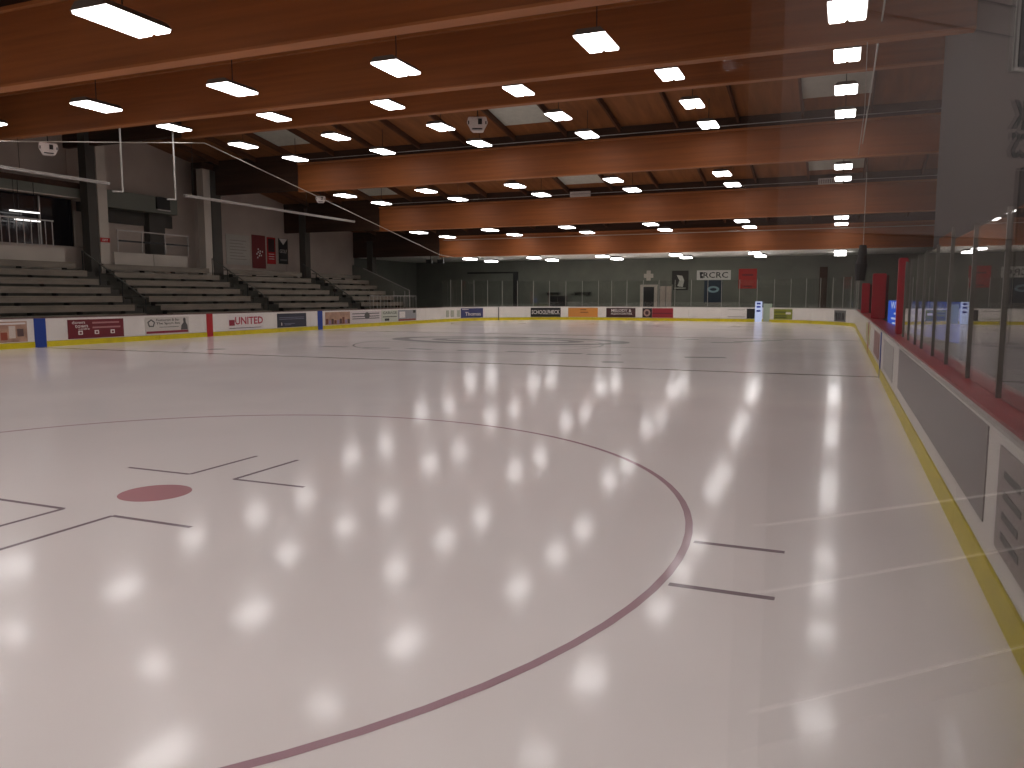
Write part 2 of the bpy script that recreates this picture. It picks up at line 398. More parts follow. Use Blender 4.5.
# right side (counter-clockwise travel gives outward normal on the right hand)
rb = thing('dasher_boards', (XR, 26, 0), 'white boards along the right side with wide red ledge, glass and yellow kick plate', 'rink boards', 'boards around the rink')
YA, YB = YN+R, YF-R
ypts = [YA]+[YA+2.44*k for k in range(1, 18)]+[YB]
run_boards(rb, [(XR, y) for y in ypts], capw=.42)
gy = [YA, 4.8, 6.3, 7.75, 9.25, 10.55, 11.95, 12.95, 14.2, 15.3, 16.1]
glass_run(rb, [(XR, y) for y in gy], .2, lambda k: 2.28 if k not in (4,) else 2.38)
glass_run(rb, [(XR, y) for y in (38.4, 39.9, 41.4, 42.9, 44.4, 45.9, YB)], .2, 2.28)
# far side
fb = thing('dasher_boards', (-12.1, YF, 0), 'white boards across the far end with a row of adverts and tall glass', 'rink boards', 'boards around the rink')
n = 4; xs = [XR-R-(XR-XL-2*R)/n*i for i in range(n+1)]
run_boards(fb, [(x, YF) for x in xs], cap='cap_white')
gx = [x for x in (-7.65, -8.6, -9.75, -10.9, -12.05, -13.2, -14.4, -15.55, -16.55)]
glass_run(fb, [(x, YF) for x in gx], .1, 2.87)
# left side
lb = thing('dasher_boards', (XL, 26, 0), 'white boards along the left side below the stands with adverts and maroon top', 'rink boards', 'boards around the rink')
ylp = [YB]+[YB-2.44*k for k in range(1, 18)]+[YA]
run_boards(lb, [(XL, y) for y in ylp], cap='cap_dark')
nb = thing('dasher_boards', (-12.1, YN, 0), 'white boards across the near end behind the camera', 'rink boards', 'boards around the rink')
run_boards(nb, [(XL+R+(XR-XL-2*R)/4*i, YN) for i in range(5)])
corn = [((XR-R, YF-R), 0, 'curved white boards and glass at the far right corner', 'cap_white', 1, 6),
        ((XL+R, YF-R), PI/2, 'curved white boards and glass at the far left corner', 'cap_white', 1, 6),
        ((XL+R, YN+R), PI, 'curved white boards at the near left corner, outside the picture', 'cap_dark', 0, 6)]
for (c, a0, lb_, cap, g, n) in corn:
    t = thing('dasher_boards', (c[0]+R*math.cos(a0+PI/4), c[1]+R*math.sin(a0+PI/4), 0), lb_, 'rink boards', 'boards around the rink')
    pts = arc(*c, a0, a0+PI/2, n*2)
    run_boards(t, pts, cap=cap, joint=False)
    if g: glass_run(t, arc(*c, a0, a0+PI/2, 11), .1, 2.87)
# near right corner: the camera looks out just behind its glass
t = thing('dasher_boards', (XR-2.5, YN+2.5, 0), 'curved boards and clear glass of the near right corner, closest to the camera', 'rink boards', 'boards around the rink')
c = (XR-R, YN+R)
run_boards(t, arc(*c, -PI/2, 0, 12), joint=False)
angs = [-PI/2, math.radians(-72), math.radians(-56), math.radians(-41), math.radians(-26.7), math.radians(-18.5), math.radians(-9), 0]
gpts = [(c[0]+R*math.cos(a), c[1]+R*math.sin(a)) for a in angs]
def offs(pts, o):
    out = []
    for i, p in enumerate(pts):
        ns = []
        for a_, b_ in ((i-1, i), (i, i+1)):
            if a_ >= 0 and b_ < len(pts):
                d = (Vector(pts[b_])-Vector(pts[a_])).normalized(); ns.append(Vector((d.y, -d.x)))
        m_ = sum(ns, Vector((0, 0))).normalized(); out.append(tuple(Vector(p)+m_*(o/m_.dot(ns[0]))))
    return out
pi_, po_ = offs(gpts, .041), offs(gpts, .049)
b = MB(); n_ = len(gpts); vs = [(p[0], p[1], z) for z in (BH+.045, 2.9) for p in pi_+po_]
fs = []
for i in range(n_-1):
    fs += [(i, i+1, 2*n_+i+1, 2*n_+i), (n_+i, n_+i+1, 3*n_+i+1, 3*n_+i), (i, i+1, n_+i+1, n_+i), (2*n_+i, 2*n_+i+1, 3*n_+i+1, 3*n_+i)]
fs += [(0, n_, 3*n_, 2*n_), (n_-1, 2*n_-1, 4*n_-1, 3*n_-1)]
b.add(vs, fs).build('glass_pane', 'glass', t)

# blue and red line marks carried up the left boards
def on_left(name, m, y0, y1, z0=.0, z1=BH, t=.016, parent=None, label=None):
    return bx(name, m, parent or lb, XL-.001, XL+t, y0, y1, z0, z1, label=label)
on_left('line_stripe', ink('blue stripe', (26, 62, 150)), 18.3, 18.72, .0, BH+.02, .02, label='blue stripe')
on_left('line_stripe', ink('red stripe', (176, 26, 36)), 26.15, 26.5, 0, BH+.02, .02, label='red stripe')
on_left('line_stripe', ink('blue stripe', (26, 62, 150)), 33.95, 34.35, 0, BH+.02, .02, label='blue stripe')

# adverts on the left boards
W, K = ink('white print', (232, 224, 220)), ink('black print', (24, 24, 26))
def ad_left(y0, y1, rgb, z0=.22, z1=.90, label=None, noise=0):
    return on_left('advert', ink('advert %d %d %d' % rgb, rgb, noise=noise), y0, y1, z0, z1, .008, label=label)
def bar_l(par, m, y0, y1, z0, z1, t=.012): return bx('print_block', m, par, XL+.0, XL+t, y0, y1, z0, z1)
a = ad_left(16.2, 18.05, (176, 140, 120), label='faded photo advert in brown and white', noise=.35)
for i in range(6):
    y = 16.3+i*.28; bar_l(a, ink('photo print %d' % (i % 3), [(150, 70, 50), (214, 200, 190), (96, 74, 72)][i % 3]), y, y+.22, .30+.05*(i % 3), .55+.1*((i*2) % 3))
bar_l(a, W, 16.25, 18.0, .80, .86)
a = ad_left(19.55, 21.9, (112, 26, 38), label='maroon advert with white lettering and three icons')
for s, y, z in (('down', 19.98, .80), ('town', 20.1, .66), ('centre', 20.2, .555)):
    lettering(s, .11 if s != 'centre' else .06, 'left', (XL+.009, y, z), a, W, width=.52 if s != 'centre' else .45)
for z, y0, y1 in ((.77, 20.55, 21.7), (.60, 20.55, 21.75)):
    bar_l(a, ink('pink print', (176, 122, 124)), y0, y1, z-.03, z+.03)
for y in (20.05, 20.72, 21.4):
    bar_l(a, W, y-.09, y+.09, .36, .50); bar_l(a, ink('advert 112 26 38', (112, 26, 38)), y-.045, y+.045, .39, .46, .015)
a = ad_left(22.9, 25.15, (206, 200, 192), label='pale grey advert with pentagon emblem and dark lettering')
pent = [(23.2+.2*math.sin(2*PI*i/5), .66+.17*math.cos(2*PI*i/5)) for i in range(5)]
MB().prism(pent, 'x', XL, XL+.011).build('emblem', ink('grey print', (90, 88, 86)), a)
pent = [(23.2+.13*math.sin(2*PI*i/5), .66+.11*math.cos(2*PI*i/5)) for i in range(5)]
MB().prism(pent, 'x', XL, XL+.014).build('emblem', ink('advert 206 200 192', (206, 200, 192)), a)
lettering('Restaurant & Bar', .10, 'left', (XL+.009, 24.05, .79), a, ink('grey print', (90, 88, 86)), width=1.2)
lettering('The Sport Inn', .12, 'left', (XL+.009, 24.05, .64), a, K, width=1.2)
bar_l(a, ink('grey print', (90, 88, 86)), 23.6, 24.6, .49, .51)
bar_l(a, ink('crimson print', (140, 28, 52)), 22.95, 25.1, .26, .35)
MB().prism([(24.7, .36), (25.08, .36), (25.06, .55), (24.98, .66), (24.97, .82), (24.9, .86), (24.84, .8), (24.86, .66), (24.74, .55)], 'x', XL, XL+.012).build('figure_print', ink('grey print', (90, 88, 86)), a)
a = ad_left(27.45, 29.75, (226, 218, 216), label='white advert with large crimson block lettering')
bar_l(a, ink('crimson print', (140, 28, 52)), 27.5, 27.85, .42, .68)
lettering('UNITED', .34, 'left', (XL+.009, 28.8, .63), a, ink('crimson print 2', (176, 40, 66)), width=1.85, bold=.02)
bar_l(a, ink('grey print', (90, 88, 86)), 27.5, 29.6, .29, .32)
a = ad_left(30.75, 33.0, (44, 46, 62), label='navy advert with thin pale lines')
for z, y0, y1 in ((.70, 30.9, 32.8), (.62, 30.9, 32.8), (.40, 31.25, 32.1), (.34, 31.3, 31.8)): bar_l(a, ink('slate print', (120, 122, 140)), y0, y1, z-.014, z+.014)
bar_l(a, W, 31.05, 31.1, .32, .46)
a = ad_left(34.6, 36.9, (176, 140, 118), label='team photo advert in brown and lilac tones', noise=.3)
for i in range(9):
    y = 34.65+i*.25; h = .45+.2*random.random()
    bar_l(a, ink('team print %d' % (i % 3), [(110, 60, 46), (150, 128, 160), (80, 52, 50)][i % 3]), y, y+.2, .26, h)
a = ad_left(36.95, 40.1, (214, 204, 204), label='white advert with dark horizontal bars')
for z in (.76, .60, .48): bar_l(a, ink('grey print', (90, 88, 86)), 37.1, 39.9, z-.025, z+.025)
MB().prism([(38.6+.28*math.cos(k*PI/5), .64+.2*math.sin(k*PI/5)) for k in range(10)], 'x', XL, XL+.013).build('emblem', ink('grey print', (90, 88, 86)), a)
a = ad_left(40.15, 42.0, (198, 202, 186), label='pale green advert with dark lettering')
lettering('GARAGE', .16, 'left', (XL+.009, 41.1, .76), a, K, width=1.6)
bar_l(a, K, 40.3, 41.9, .50, .54); bar_l(a, K, 40.5, 41.0, .28, .42)
a = ad_left(42.05, 44.3, (150, 152, 156), label='grey advert with a red base bar')
bar_l(a, ink('brick print', (150, 66, 46)), 42.1, 44.2, .24, .34); bar_l(a, W, 42.2, 42.9, .42, .8); bar_l(a, K, 43.9, 44.2, .7, .88)

# adverts on the far boards
def far_pos(u, o=0):
    """point and inward direction at length u along the far boards, o metres in front of them"""
    if u > XR-R: f = (u-XR+R)/R; n = (math.sin(f), math.cos(f)); c = (XR-R, YF-R)
    elif u < XL+R: f = (XL+R-u)/R; n = (-math.sin(f), math.cos(f)); c = (XL+R, YF-R)
    else: return (u, YF-o)
    return (c[0]+(R-o)*n[0], c[1]+(R-o)*n[1])
def on_far(name, m, x0, x1, z0, z1, par=fb, t=.008, label=None):
    n = max(1, int(abs(x1-x0)/.3)) if (x0 < XL+R or x1 > XR-R) else 1
    us = [x0+(x1-x0)*i/n for i in range(n+1)]
    poly = [far_pos(u, .022+t) for u in us]+[far_pos(u, 0) for u in us[::-1]]
    return MB().prism(poly, 'z', z0, z1).build(name, m, par, label=label)
def ad_far(x0, x1, rgb, label, z0=.22, z1=.90):
    return on_far('advert', ink('advert %d %d %d' % rgb, rgb), x0, x1, z0, z1, label=label)
def fx(px):
    """length along the far boards at a measured bearing from the origin"""
    t = math.atan((px-512)/785.)-math.radians(22.553)
    lo, hi = XL+R-13, XR-R+13
    for _ in range(50):
        m_ = (lo+hi)/2; p = far_pos(m_)
        if math.atan2(p[0], p[1]) < t: lo = m_
        else: hi = m_
    return (lo+hi)/2
a = ad_far(fx(461), fx(483), (52, 56, 104), 'navy advert with white lettering')
lettering('Thomas', .26, 'far', ((fx(461)+fx(483))/2+.1, YF-.034, .5), a, W, width=(fx(483)-fx(461))*.7, bend=far_pos)
on_far('print_block', W, fx(462), fx(468), .8, .84, a, .05)
for px in (446, 451, 457):
    on_far('print_block', ink('faint print', (176, 180, 164)), fx(px), fx(px+3), .3, .78, fb, .006)
a = ad_far(fx(530.5), fx(560.5), (16, 17, 17), 'black advert with bold white lettering')
lettering('SCHOOLFHECK', .3, 'far', ((fx(530.5)+fx(560.5))/2, YF-.034, .58), a, W, width=(fx(559.5)-fx(531.5)), bold=.01, bend=far_pos)
on_far('print_block', ink('grey print', (90, 88, 86)), fx(540), fx(560), .36, .40, a, .011)
a = ad_far(fx(568), fx(597.5), (206, 136, 62), 'orange advert with small brown lettering')
for z, p0, p1 in ((.76, 580, 586), (.56, 580, 588)): on_far('print_block', ink('brown print', (140, 88, 40)), fx(p0), fx(p1), z-.04, z+.05, a, .011)
a = ad_far(fx(606), fx(635), (66, 32, 32), 'dark brown advert with two white lines of lettering')
lettering('MELODY &', .2, 'far', ((fx(612)+fx(630))/2, YF-.032, .72), a, W, width=1.5, bold=.01)
lettering('ASSOCIATES', .14, 'far', ((fx(612)+fx(630))/2, YF-.032, .49), a, W, width=1.6, bold=.01)
a = ad_far(fx(642), fx(651.5), (40, 22, 24), 'dark advert square with round emblem')
xc = (fx(642)+fx(651))/2
MB().prism([(xc+.25*math.cos(k*PI/8), .56+.27*math.sin(k*PI/8)) for k in range(16)], 'y', YF-.034, YF-.02).build('emblem', ink('tan print', (170, 140, 130)), a)
MB().prism([(xc+.13*math.cos(k*PI/8), .56+.14*math.sin(k*PI/8)) for k in range(16)], 'y', YF-.04, YF-.02).build('emblem', ink('brown dark print', (70, 36, 36)), a)
a = ad_far(fx(651.7), fx(672.5), (150, 38, 48), 'red advert with a darker band')
on_far('print_block', ink('crimson dark print', (96, 20, 36)), fx(652), fx(672), .5, .56, a, .011)
for z in (.82, .34):
    on_far('print_block', ink('grey print', (90, 88, 86)), fx(727), fx(744), z-.012, z+.012, fb, .006)
a = ad_far(fx(746), fx(754), (26, 24, 24), 'small black advert square')
a = ad_far(fx(773), fx(791.5), (132, 138, 38), 'olive green advert with pale lettering')
for z in (.70, .45, .34): on_far('print_block', ink('dark olive print', (70, 76, 26)), fx(774), fx(786), z-.03, z+.03, a, .02)
on_far('print_block', W, fx(785), fx(790), .56, .7, a, .02)
a = ad_far(fx(833.5), fx(845), (92, 92, 90), 'grey lettered advert by the right corner')
for k in range(3): on_far('print_block', K, fx(834.5+3.4*k), fx(836.5+3.4*k), .34, .76, a, .03)
for px in (484.5, 498.5): on_far('joint_strip', ink('joint', (60, 60, 60)), fx(498.2), fx(499.0), 0, BH, fb, .004) if px > 490 else None

# adverts on right boards
def ad_right(y0, y1, z0, z1, rgb, label): return bx('advert', ink('advert %d %d %d' % rgb, rgb, rough=.3), rb, XR-.008, XR+.001, y0, y1, z0, z1, label=label)
ad_right(5.32, 12.9, .36, .94, (128, 120, 120), 'long plain grey advert below the red ledge')
a = ad_right(4.06, 4.92, .34, .90, (150, 138, 134), 'grey advert with curly dark lettering')
for k in range(4):
    z = .42+.11*k; bx('print_block', ink('grey print', (90, 88, 86)), a, XR-.011, XR, 4.3+.05*(k % 2), 4.75, z, z+.04)
ad_right(14.2, 17.2, .3, .88, (176, 172, 168), 'pale advert farther along the right side')
ad_right(19.2, 22.0, .3, .88, (140, 60, 60), 'faded red advert along the right side')
ad_right(25.0, 28.5, .3, .88, (200, 200, 120), 'pale yellow advert along the right side')
for y in (18.4,): bx('line_stripe', ink('blue stripe', (26, 62, 150)), rb, XR-.014, XR+.001, y-.16, y+.16, .0, BH, label='blue stripe')
bx('line_stripe', ink('red stripe', (176, 26, 36)), rb, XR-.014, XR+.001, 25.95, 26.3, .0, BH, label='red stripe')

# ------------------------------------------------------------------ ceiling lights
LX = [-.1-4.88*k for k in range(6)]
ROWS = [(-2.7, 4.4), (1.4, 4.4), (4.7, 5.72), (8.9, 5.72), (12.95, 7.06), (16.65, 7.06), (20.5, 8.33), (24.3, 8.33), (28.2, 8.33), (31.8, 8.33), (35.9, 7.06), (39.5, 7.06), (43.8, 5.72), (47.7, 5.72), (51.2, 4.44), (54.9, 4.44)]
def fixture(rod):
    t = thing('ceiling_light', (0, 0, 0))
    b = MB(); w, l = .355, .59
    vs = [(-w, -l, 0), (w, -l, 0), (w, l, 0), (-w, l, 0), (-w*.7, -l, .11), (w*.7, -l, .11), (w*.7, l, .11), (-w*.7, l, .11)]
    b.add(vs, [(0,1,2,3), (4,5,6,7), (0,1,5,4), (1,2,6,5), (2,3,7,6), (3,0,4,7)]).build('housing', 'housing', t)
    if not rod:
        MB().prism([(-.34, -.1), (.34, -.1), (.3, -.002), (-.3, -.002)], 'y', -.5, .5).build('lens', 'lamp', t)
    for s in ((-1, 1) if rod else ()):
        b = MB().prism([(s*.012, -.002), (s*.335, -.002), (s*.315, -.045), (s*.05, -.045)], 'y', -.57, .57).build('lens', 'lamp', t)
    if rod:
        bx('ballast', 'housing', t, -.09, .09, -.3, .3, .112, .16)
        MB().tube((0, 0, .161), (0, 0, rod), .012, 6).build('hanger', 'steel_dark', t)
    return t
cols = ['rightmost', 'second from right', 'third from right', 'fourth from right', 'fifth from right', 'leftmost']
rown = {-2.7: 'row behind the camera', 1.4: 'row overhead, out of view', 4.7: 'row just past overhead, out of view', 8.9: 'row before the nearest beam, out of view', 12.95: 'nearest visible row', 16.65: 'second visible row', 20.5: 'row hidden behind the second beam', 24.3: 'row before the ridge beam', 28.2: 'first row past the ridge beam', 31.8: 'second row past the ridge beam', 35.9: 'row behind the fourth beam', 39.5: 'row before the beam with grilles', 43.8: 'row behind the beam with grilles', 47.7: 'row before the farthest beam', 51.2: 'nearer row on the end soffit', 54.9: 'farther row on the end soffit'}
protos = {}
for (y, z) in ROWS:
    top = 4.56 if (y < 3 or y > 49.4) else deck_z(y)
    rod = round(top-z, 2) if top-z > .2 else 0
    for i, x in enumerate(LX):
        if rod in protos: o = copy_tree(protos[rod], (x, y, z))
        else: o = protos[rod] = fixture(rod); o.location = (x, y, z)
        l = 'white ceiling light, %s, %s' % (cols[i], rown[y])
        tag(o, l, 'lamp', 'bright ceiling lights over the ice')

# ------------------------------------------------------------------ conduits, wires, track
def wire(label, pts, r=.012, m='wire', name='cable', cat='cable'):
    o = MB().path(pts, r).build(name, m); return tag(o, label, cat)
wire('thin conduit high along the ridge side of the orange-lit fourth beam', [(-25, 33.6, 8.6), (5, 33.6, 8.6)], .016, 'pipe', 'conduit', 'pipe')
wire('thin conduit high across the beam with grilles', [(-25, 41.25, 7.22), (5, 41.25, 7.22)], .016, 'pipe', 'conduit', 'pipe')
wire('thin pale conduit across the farthest beam', [(-25.5, 49.05, 5.6), (5, 49.05, 5.6)], .02, 'wire', 'conduit', 'pipe')
wire('pale cable running level above the left stands', [(-24.5, 11.2, 5.5), (-24.5, 17.2, 6.55), (-24.5, 25.9, 8.02)], .018)
wire('pale cable slanting down from the ridge to the far left corner', [(-24.5, 25.9, 8.02), (-24.5, 36.2, 6.26), (-24.5, 46.6, 4.46), (-24.7, 49.0, 4.42)], .02)
wire('long pale cable high above the right boards', [(.55, 10, 7.2), (.55, 17.1, 7.3), (.55, 26, 7.42), (.55, 33.7, 7.55)], .02)
wire('second thin cable hanging beside the right light column', [(.3, 18.4, 7.05), (.33, 19.5, 5.8), (.42, 33.8, 7.15)], .008)
for (a, b, l) in ((8, 22.0, 'pale ceiling track over the left boards, near piece'), (25.7, 38.2, 'pale ceiling track over the left boards, far piece')):
    t = thing('net_track', (-25.5, a, 5.88), l, 'track')
    bx('rail', 'pipe', t, -25.54, -25.46, a, b, 5.87, 5.95)
    bx('flange', 'cap_white', t, -25.57, -25.43, a, b, 5.952, 5.97)
    for y in [k for k in (10.8, 18.5, 26.2, 33.9) if a < k < b]:
        MB().tube((-25.5, y, 5.971), (-25.5, y, dict(BEAMS)[y]-.052), .008).build('hanger', 'steel_dark', t)
for y, z1, l in ((22.6, 9.55, 'left of the two white drop pipes by the track gap'), (25.2, 9.95, 'right of the two white drop pipes by the track gap')):
    z1 = deck_z(y)-.005
    wire(l, [(-25.5, y, z1), (-25.5, y, 5.7), (-25.5, y-.45, 5.66)], .035, 'cap_white', 'drop_pipe', 'pipe')

# speakers
def speaker(loc, rz, s, label, rodtop):
    t = thing('loudspeaker', loc, label, 'speaker')
    def P(u, v, w): c, k = math.cos(rz), math.sin(rz); return (loc[0]+s*(u*c-v*k), loc[1]+s*(u*k+v*c), loc[2]+s*w)
    poly = [(-.36, .30), (.36, .30), (.42, .05), (.30, -.16), (.26, -.26), (-.26, -.26), (-.30, -.16), (-.42, .05)]
    vs = [P(u, -.25, w) for u, w in poly]+[P(u*.8, .3, w*.85) for u, w in poly]; n = 8
    MB().add(vs, [tuple(range(n)), tuple(range(n, 2*n))]+[(i, (i+1) % n, n+(i+1) % n, n+i) for i in range(n)]).build('cabinet', 'white_plastic', t, bevel=.02*s)
    def face(name, m, u0, u1, w0, w1, v):
        vs = [P(u, vv, w) for vv in (v, v+.03) for u, w in ((u0, w0), (u1, w0), (u1, w1), (u0, w1))]
        MB().add(vs, [(0,1,2,3), (4,5,6,7), (0,1,5,4), (1,2,6,5), (2,3,7,6), (3,0,4,7)]).build(name, m, t)
    face('horn_mouth', 'black', .03, .19, 0, .22, -.27); face('grille', 'steel_dark', -.2, .2, -.2, -.15, -.27)
    face('side_port', 'black', -.37, -.32, 0, .14, -.26); face('side_port', 'black', .32, .37, 0, .12, -.26)
    MB().tube(P(0, 0, .2), (P(0, 0, 0)[0], P(0, 0, 0)[1], rodtop), .02).build('hanger', 'steel_dark', t)
speaker((-13.05, 28.0, 8.2), math.radians(22), .95, 'large white speaker hanging among the lights at upper centre', deck_z(28.0))
speaker((-25.0, 19.2, 6.65), math.radians(58), .72, 'white round speaker above the track at upper left', deck_z(19.2))
speaker((-25.0, 34.4, 6.68), math.radians(40), .62, 'small white speaker hanging by the slanted cable', deck_z(34.4))
# grilles on beam 41.6
for x, l in ((-.65, 'white grille on the second farthest beam at right, beside the light column'), (-13.2, 'white grille on the second farthest beam near picture centre')):
    t = thing('beam_grille', (x, 41.3, 7.085), l, 'grille')
    b = MB(); b.box(x-.55, x+.55, 41.3, 41.5, 7.085, 7.12); b.box(x-.55, x+.55, 41.3, 41.5, 7.33, 7.36); b.box(x-.55, x-.51, 41.3, 41.5, 7.12, 7.33); b.box(x+.51, x+.55, 41.3, 41.5, 7.12, 7.33); b.build('frame', 'white_plastic', t)
    for k in range(10): bx('slat', 'white_plastic', t, x-.48+k*.1, x-.43+k*.1, 41.32, 41.48, 7.125, 7.325)

# ------------------------------------------------------------------ stands
sn = ['first', 'second', 'third', 'fourth']
slab_ = ['grey stand of bench rows at the far left, below the dark windows', 'grey stand of bench rows right of the first pale column', 'grey stand of bench rows below the red banners', 'grey stand of bench rows farthest away, ending in a sloping screen', 'grey stand nearest the camera, off the left edge']
secs = [(17.4, 24.4), (25.7, 32.2), (33.5, 39.9), (41.2, 46.3), (9.0, 16.3)]
NR = 7
for si, (y0, y1) in enumerate(secs):
    t = thing('bleacher_stand', (-29, y0, 0), slab_[si], 'bleachers', 'stands on the left side')
    for i in range(NR):
        x = -26.5-.66*i; z = 1.02+.36*i
        bx('tier', 'tier', t, -31.25, x-.28 if i else x-.28, y0, y1, (z-.42 if i else -.12) if i == 0 else z-.78+.003, z-.42)
        bx('bench_seat', 'bench', t, x-.34, x, y0+.05, y1-.05, z-.05, z)
        bx('bench_face', 'bench', t, x-.03, x-.002, y0+.05, y1-.05, z-.25, z-.055)
        for k in range(4):
            yy = y0+.4+(y1-y0-.9)*k/3
            bx('bench_bracket', 'steel_dark', t, x-.3, x-.04, yy, yy+.06, z-.415, z-.052)
# aisle stairs
for ai, (y0, y1) in enumerate([(16.35, 17.35), (24.45, 25.65), (32.25, 33.45), (39.95, 41.15)]):
    t = thing('aisle_stairs', (-29, y0, 0), ['dark aisle stairs off the left edge between stands', 'dark aisle stairs in front of the first pale column', 'dark aisle stairs in front of the second column', 'dark aisle stairs before the farthest stand'][ai], 'stairs', 'aisles between the stands')
    for i in range(14):
        x = -26.4-.345*i
        bx('step', 'wall_dark', t, x-.345, x, y0, y1, -.12, .22+.2*i)
for ai, yy in enumerate((25.05, 32.85, 40.55)):
    t = thing('aisle_rail', (-28.8, yy, 1), ['metal handrail down the aisle by the first column', 'metal handrail down the aisle by the second column', 'metal handrail down the aisle before the last stand'][ai], 'handrail', 'aisle handrails')
    def zs(x): return .22+.2*int((-26.4-x)/.345)
    xs_ = [-27.3, -28.6, -29.9, -30.9]
    for x in xs_: MB().tube((x, yy, zs(x)+.004), (x, yy, .2+.58*(-26.4-x)+.9), .022)  .build('post', 'steel_dark', t)
    MB().tube((xs_[0], yy, .2+.58*.9+.92), (xs_[-1], yy, .2+.58*4.5+.92), .028).build('top_rail', 'concrete', t)
# walkway with parapets behind the stands
t = thing('rear_walkway', (-32, 20, 0), 'raised walkway with pale parapets along the back of the stands', 'walkway')
bx('walkway_slab', 'tier', t, -32.98, -31.82, 9.0, 46.3, 2.78, 2.94)
for (a, b) in ((9, 16.5), (16.55, 20.6), (20.65, 24.4), (26.95, 29.2), (29.25, 31.4)): bx('parapet_panel', 'parapet', t, -31.24, -31.16, a, b, 2.765, 3.78)
for (y0, y1, l) in ((14, 24.0, 'black baluster railing before the dark windows at far left'), (27.2, 31.6, 'metal railing above the parapet of the second stand')):
    t = thing('railing', (-31.2, y0, 3.8), l, 'railing')
    if y0 < 20:
        bx('top_rail', 'pipe', t, -31.235, -31.185, y0, y1, 4.90, 4.95)
        k = y0
        while k < y1: bx('baluster', 'pipe', t, -31.222, -31.198, k, k+.025, 3.79, 4.90); k += .32
    else:
        bx('top_rail', 'pipe', t, -31.235, -31.185, y0, y1, 4.78, 4.83); bx('mid_rail', 'steel_dark', t, -31.225, -31.195, y0, y1, 4.28, 4.36)
        for k in (27.2, 28.6, 30.0, 31.5): bx('post', 'pipe', t, -31.235, -31.185, k, k+.04, 3.79, 4.78)
# press box with dark windows, first bay
t = thing('press_box', (-32.2, 20, 4), 'dark glazed press box with pale lintel above the first stand', 'booth')
bx('lintel', 'wall_far', t, -32.2, -31.95, 11.2, 26.2, 6.16, 6.55); bx('lintel_edge', 'parapet', t, -32.22, -31.93, 11.2, 26.2, 6.1, 6.155)
bx('roof_board', 'dark_wood', t, -32.95, -31.95, 11.2, 26.2, 6.56, 6.8)
bx('end_wall', 'wall_dark', t, -32.9, -32.0, 26.5, 26.7, 3.0, 6.09)
bx('dark_glazing', 'dark_glass', t, -32.5, -32.46, 11.2, 25.9, 4.0, 6.09)
bx('sill_wall', 'wall_left', t, -32.5, -32.4, 11.2, 26.49, 2.95, 3.98)
bx('light_panel', 'parapet', t, -32.46, -32.42, 25.95, 26.48, 4.0, 5.6)
for y in (13, 15.4, 17.8, 20.2, 22.4, 24.3): bx('mullion', 'pipe', t, -32.458, -32.40, y-.03, y+.03, 4.0, 6.09)
for (y0, y1, z, l) in ((22.6, 23.9, 5.25, 'upper of two glowing white bars for lamp reflections in the dark windows'), (22.8, 23.9, 4.9, 'lower of two glowing white bars for lamp reflections in the dark windows'), (19.5, 21.4, 4.92, 'glowing white bar at the left picture edge')):
    q = thing('glazing_glow', (-31.9, y0, z), l, 'lamp')  # glowing bars added in place of lamp reflections in the glazing
    bx('tube', 'tube', q, -31.95, -31.87, y0, y1, z, z+.05); bx('casing', 'housing', q, -31.97, -31.85, y0-.03, y1+.03, z+.052, z+.09)
    for y in (y0+.2, y1-.2): MB().tube((-31.91, y, z+.091), (-31.91, y, 6.56), .012).build('hanger', 'steel_dark', q)
# second bay lintel and glazing strip
t = thing('upper_gallery', (-32.6, 29, 4), 'dark recessed gallery with green-grey lintel behind the second stand', 'gallery')
bx('lintel', 'wall_far', t, -32.9, -32.2, 27.2, 31.9, 5.95, 6.75)
bx('dark_strip', 'wall_dark', t, -32.98, -32.9, 27.2, 32.2, 5.3, 5.95)
bx('pier', 'wall_dark', t, -32.98, -32.6, 30.4, 31.4, 2.95, 5.95)
q = thing('gallery_screen', (-32.1, 30.6, 6.3), 'small black screen on the lintel behind the drop pipes', 'screen')
bx('panel', 'black', q, -32.19, -32.12, 30.5, 31.35, 6.15, 6.75); bx('frame', 'pipe', q, -32.19, -32.1, 30.5, 31.35, 6.08, 6.13)

# signs and banners on the left
def wall_sign(name, y0, y1, z0, z1, rgb, label, cat='banner', x=WLx, noise=0, group=None):
    t = thing(name, (x, (y0+y1)/2, z0), label, cat, group)
    bx('cloth' if cat == 'banner' else 'panel', ink('sign %d %d %d' % rgb, rgb, .7, noise), t, x+.003, x+.03, y0, y1, z0, z1)
    return t
s = wall_sign('notice_sheet', 36.2, 38.2, 3.6, 5.35, (176, 170, 160), 'large pale notice board with faint lines left of the maroon banner', 'notice')
for k in range(7): bx('print_line', ink('notice print', (140, 132, 126)), s, WLx+.031, WLx+.035, 36.5, 37.9-.15*(k % 3), 3.9+.18*k, 3.95+.18*k)
s = wall_sign('banner', 38.4, 39.6, 3.45, 5.45, (112, 28, 32), 'maroon banner with a white star cluster on the left wall')
for k in range(9):
    a = k*2.4; r = .08+.03*k; bx('star_spot', W, s, WLx+.031, WLx+.035, 39.0+r*math.cos(a)-.04, 39.0+r*math.cos(a)+.05, 4.35+r*math.sin(a)-.04, 4.35+r*math.sin(a)+.05)
s = wall_sign('banner', 39.75, 40.55, 3.75, 5.4, (176, 26, 30), 'bright red banner with a black top, middle of the three')
bx('print_block', ink('red black', (46, 14, 14)), s, WLx+.031, WLx+.035, 39.85, 40.45, 4.5, 5.3)
for z in (4.05, 4.2, 4.35): bx('print_block', W, s, WLx+.031, WLx+.035, 39.9, 40.4, z, z+.035)
s = wall_sign('banner', 40.85, 41.75, 3.8, 5.4, (28, 26, 24), 'black banner with white lettering, right of the three')
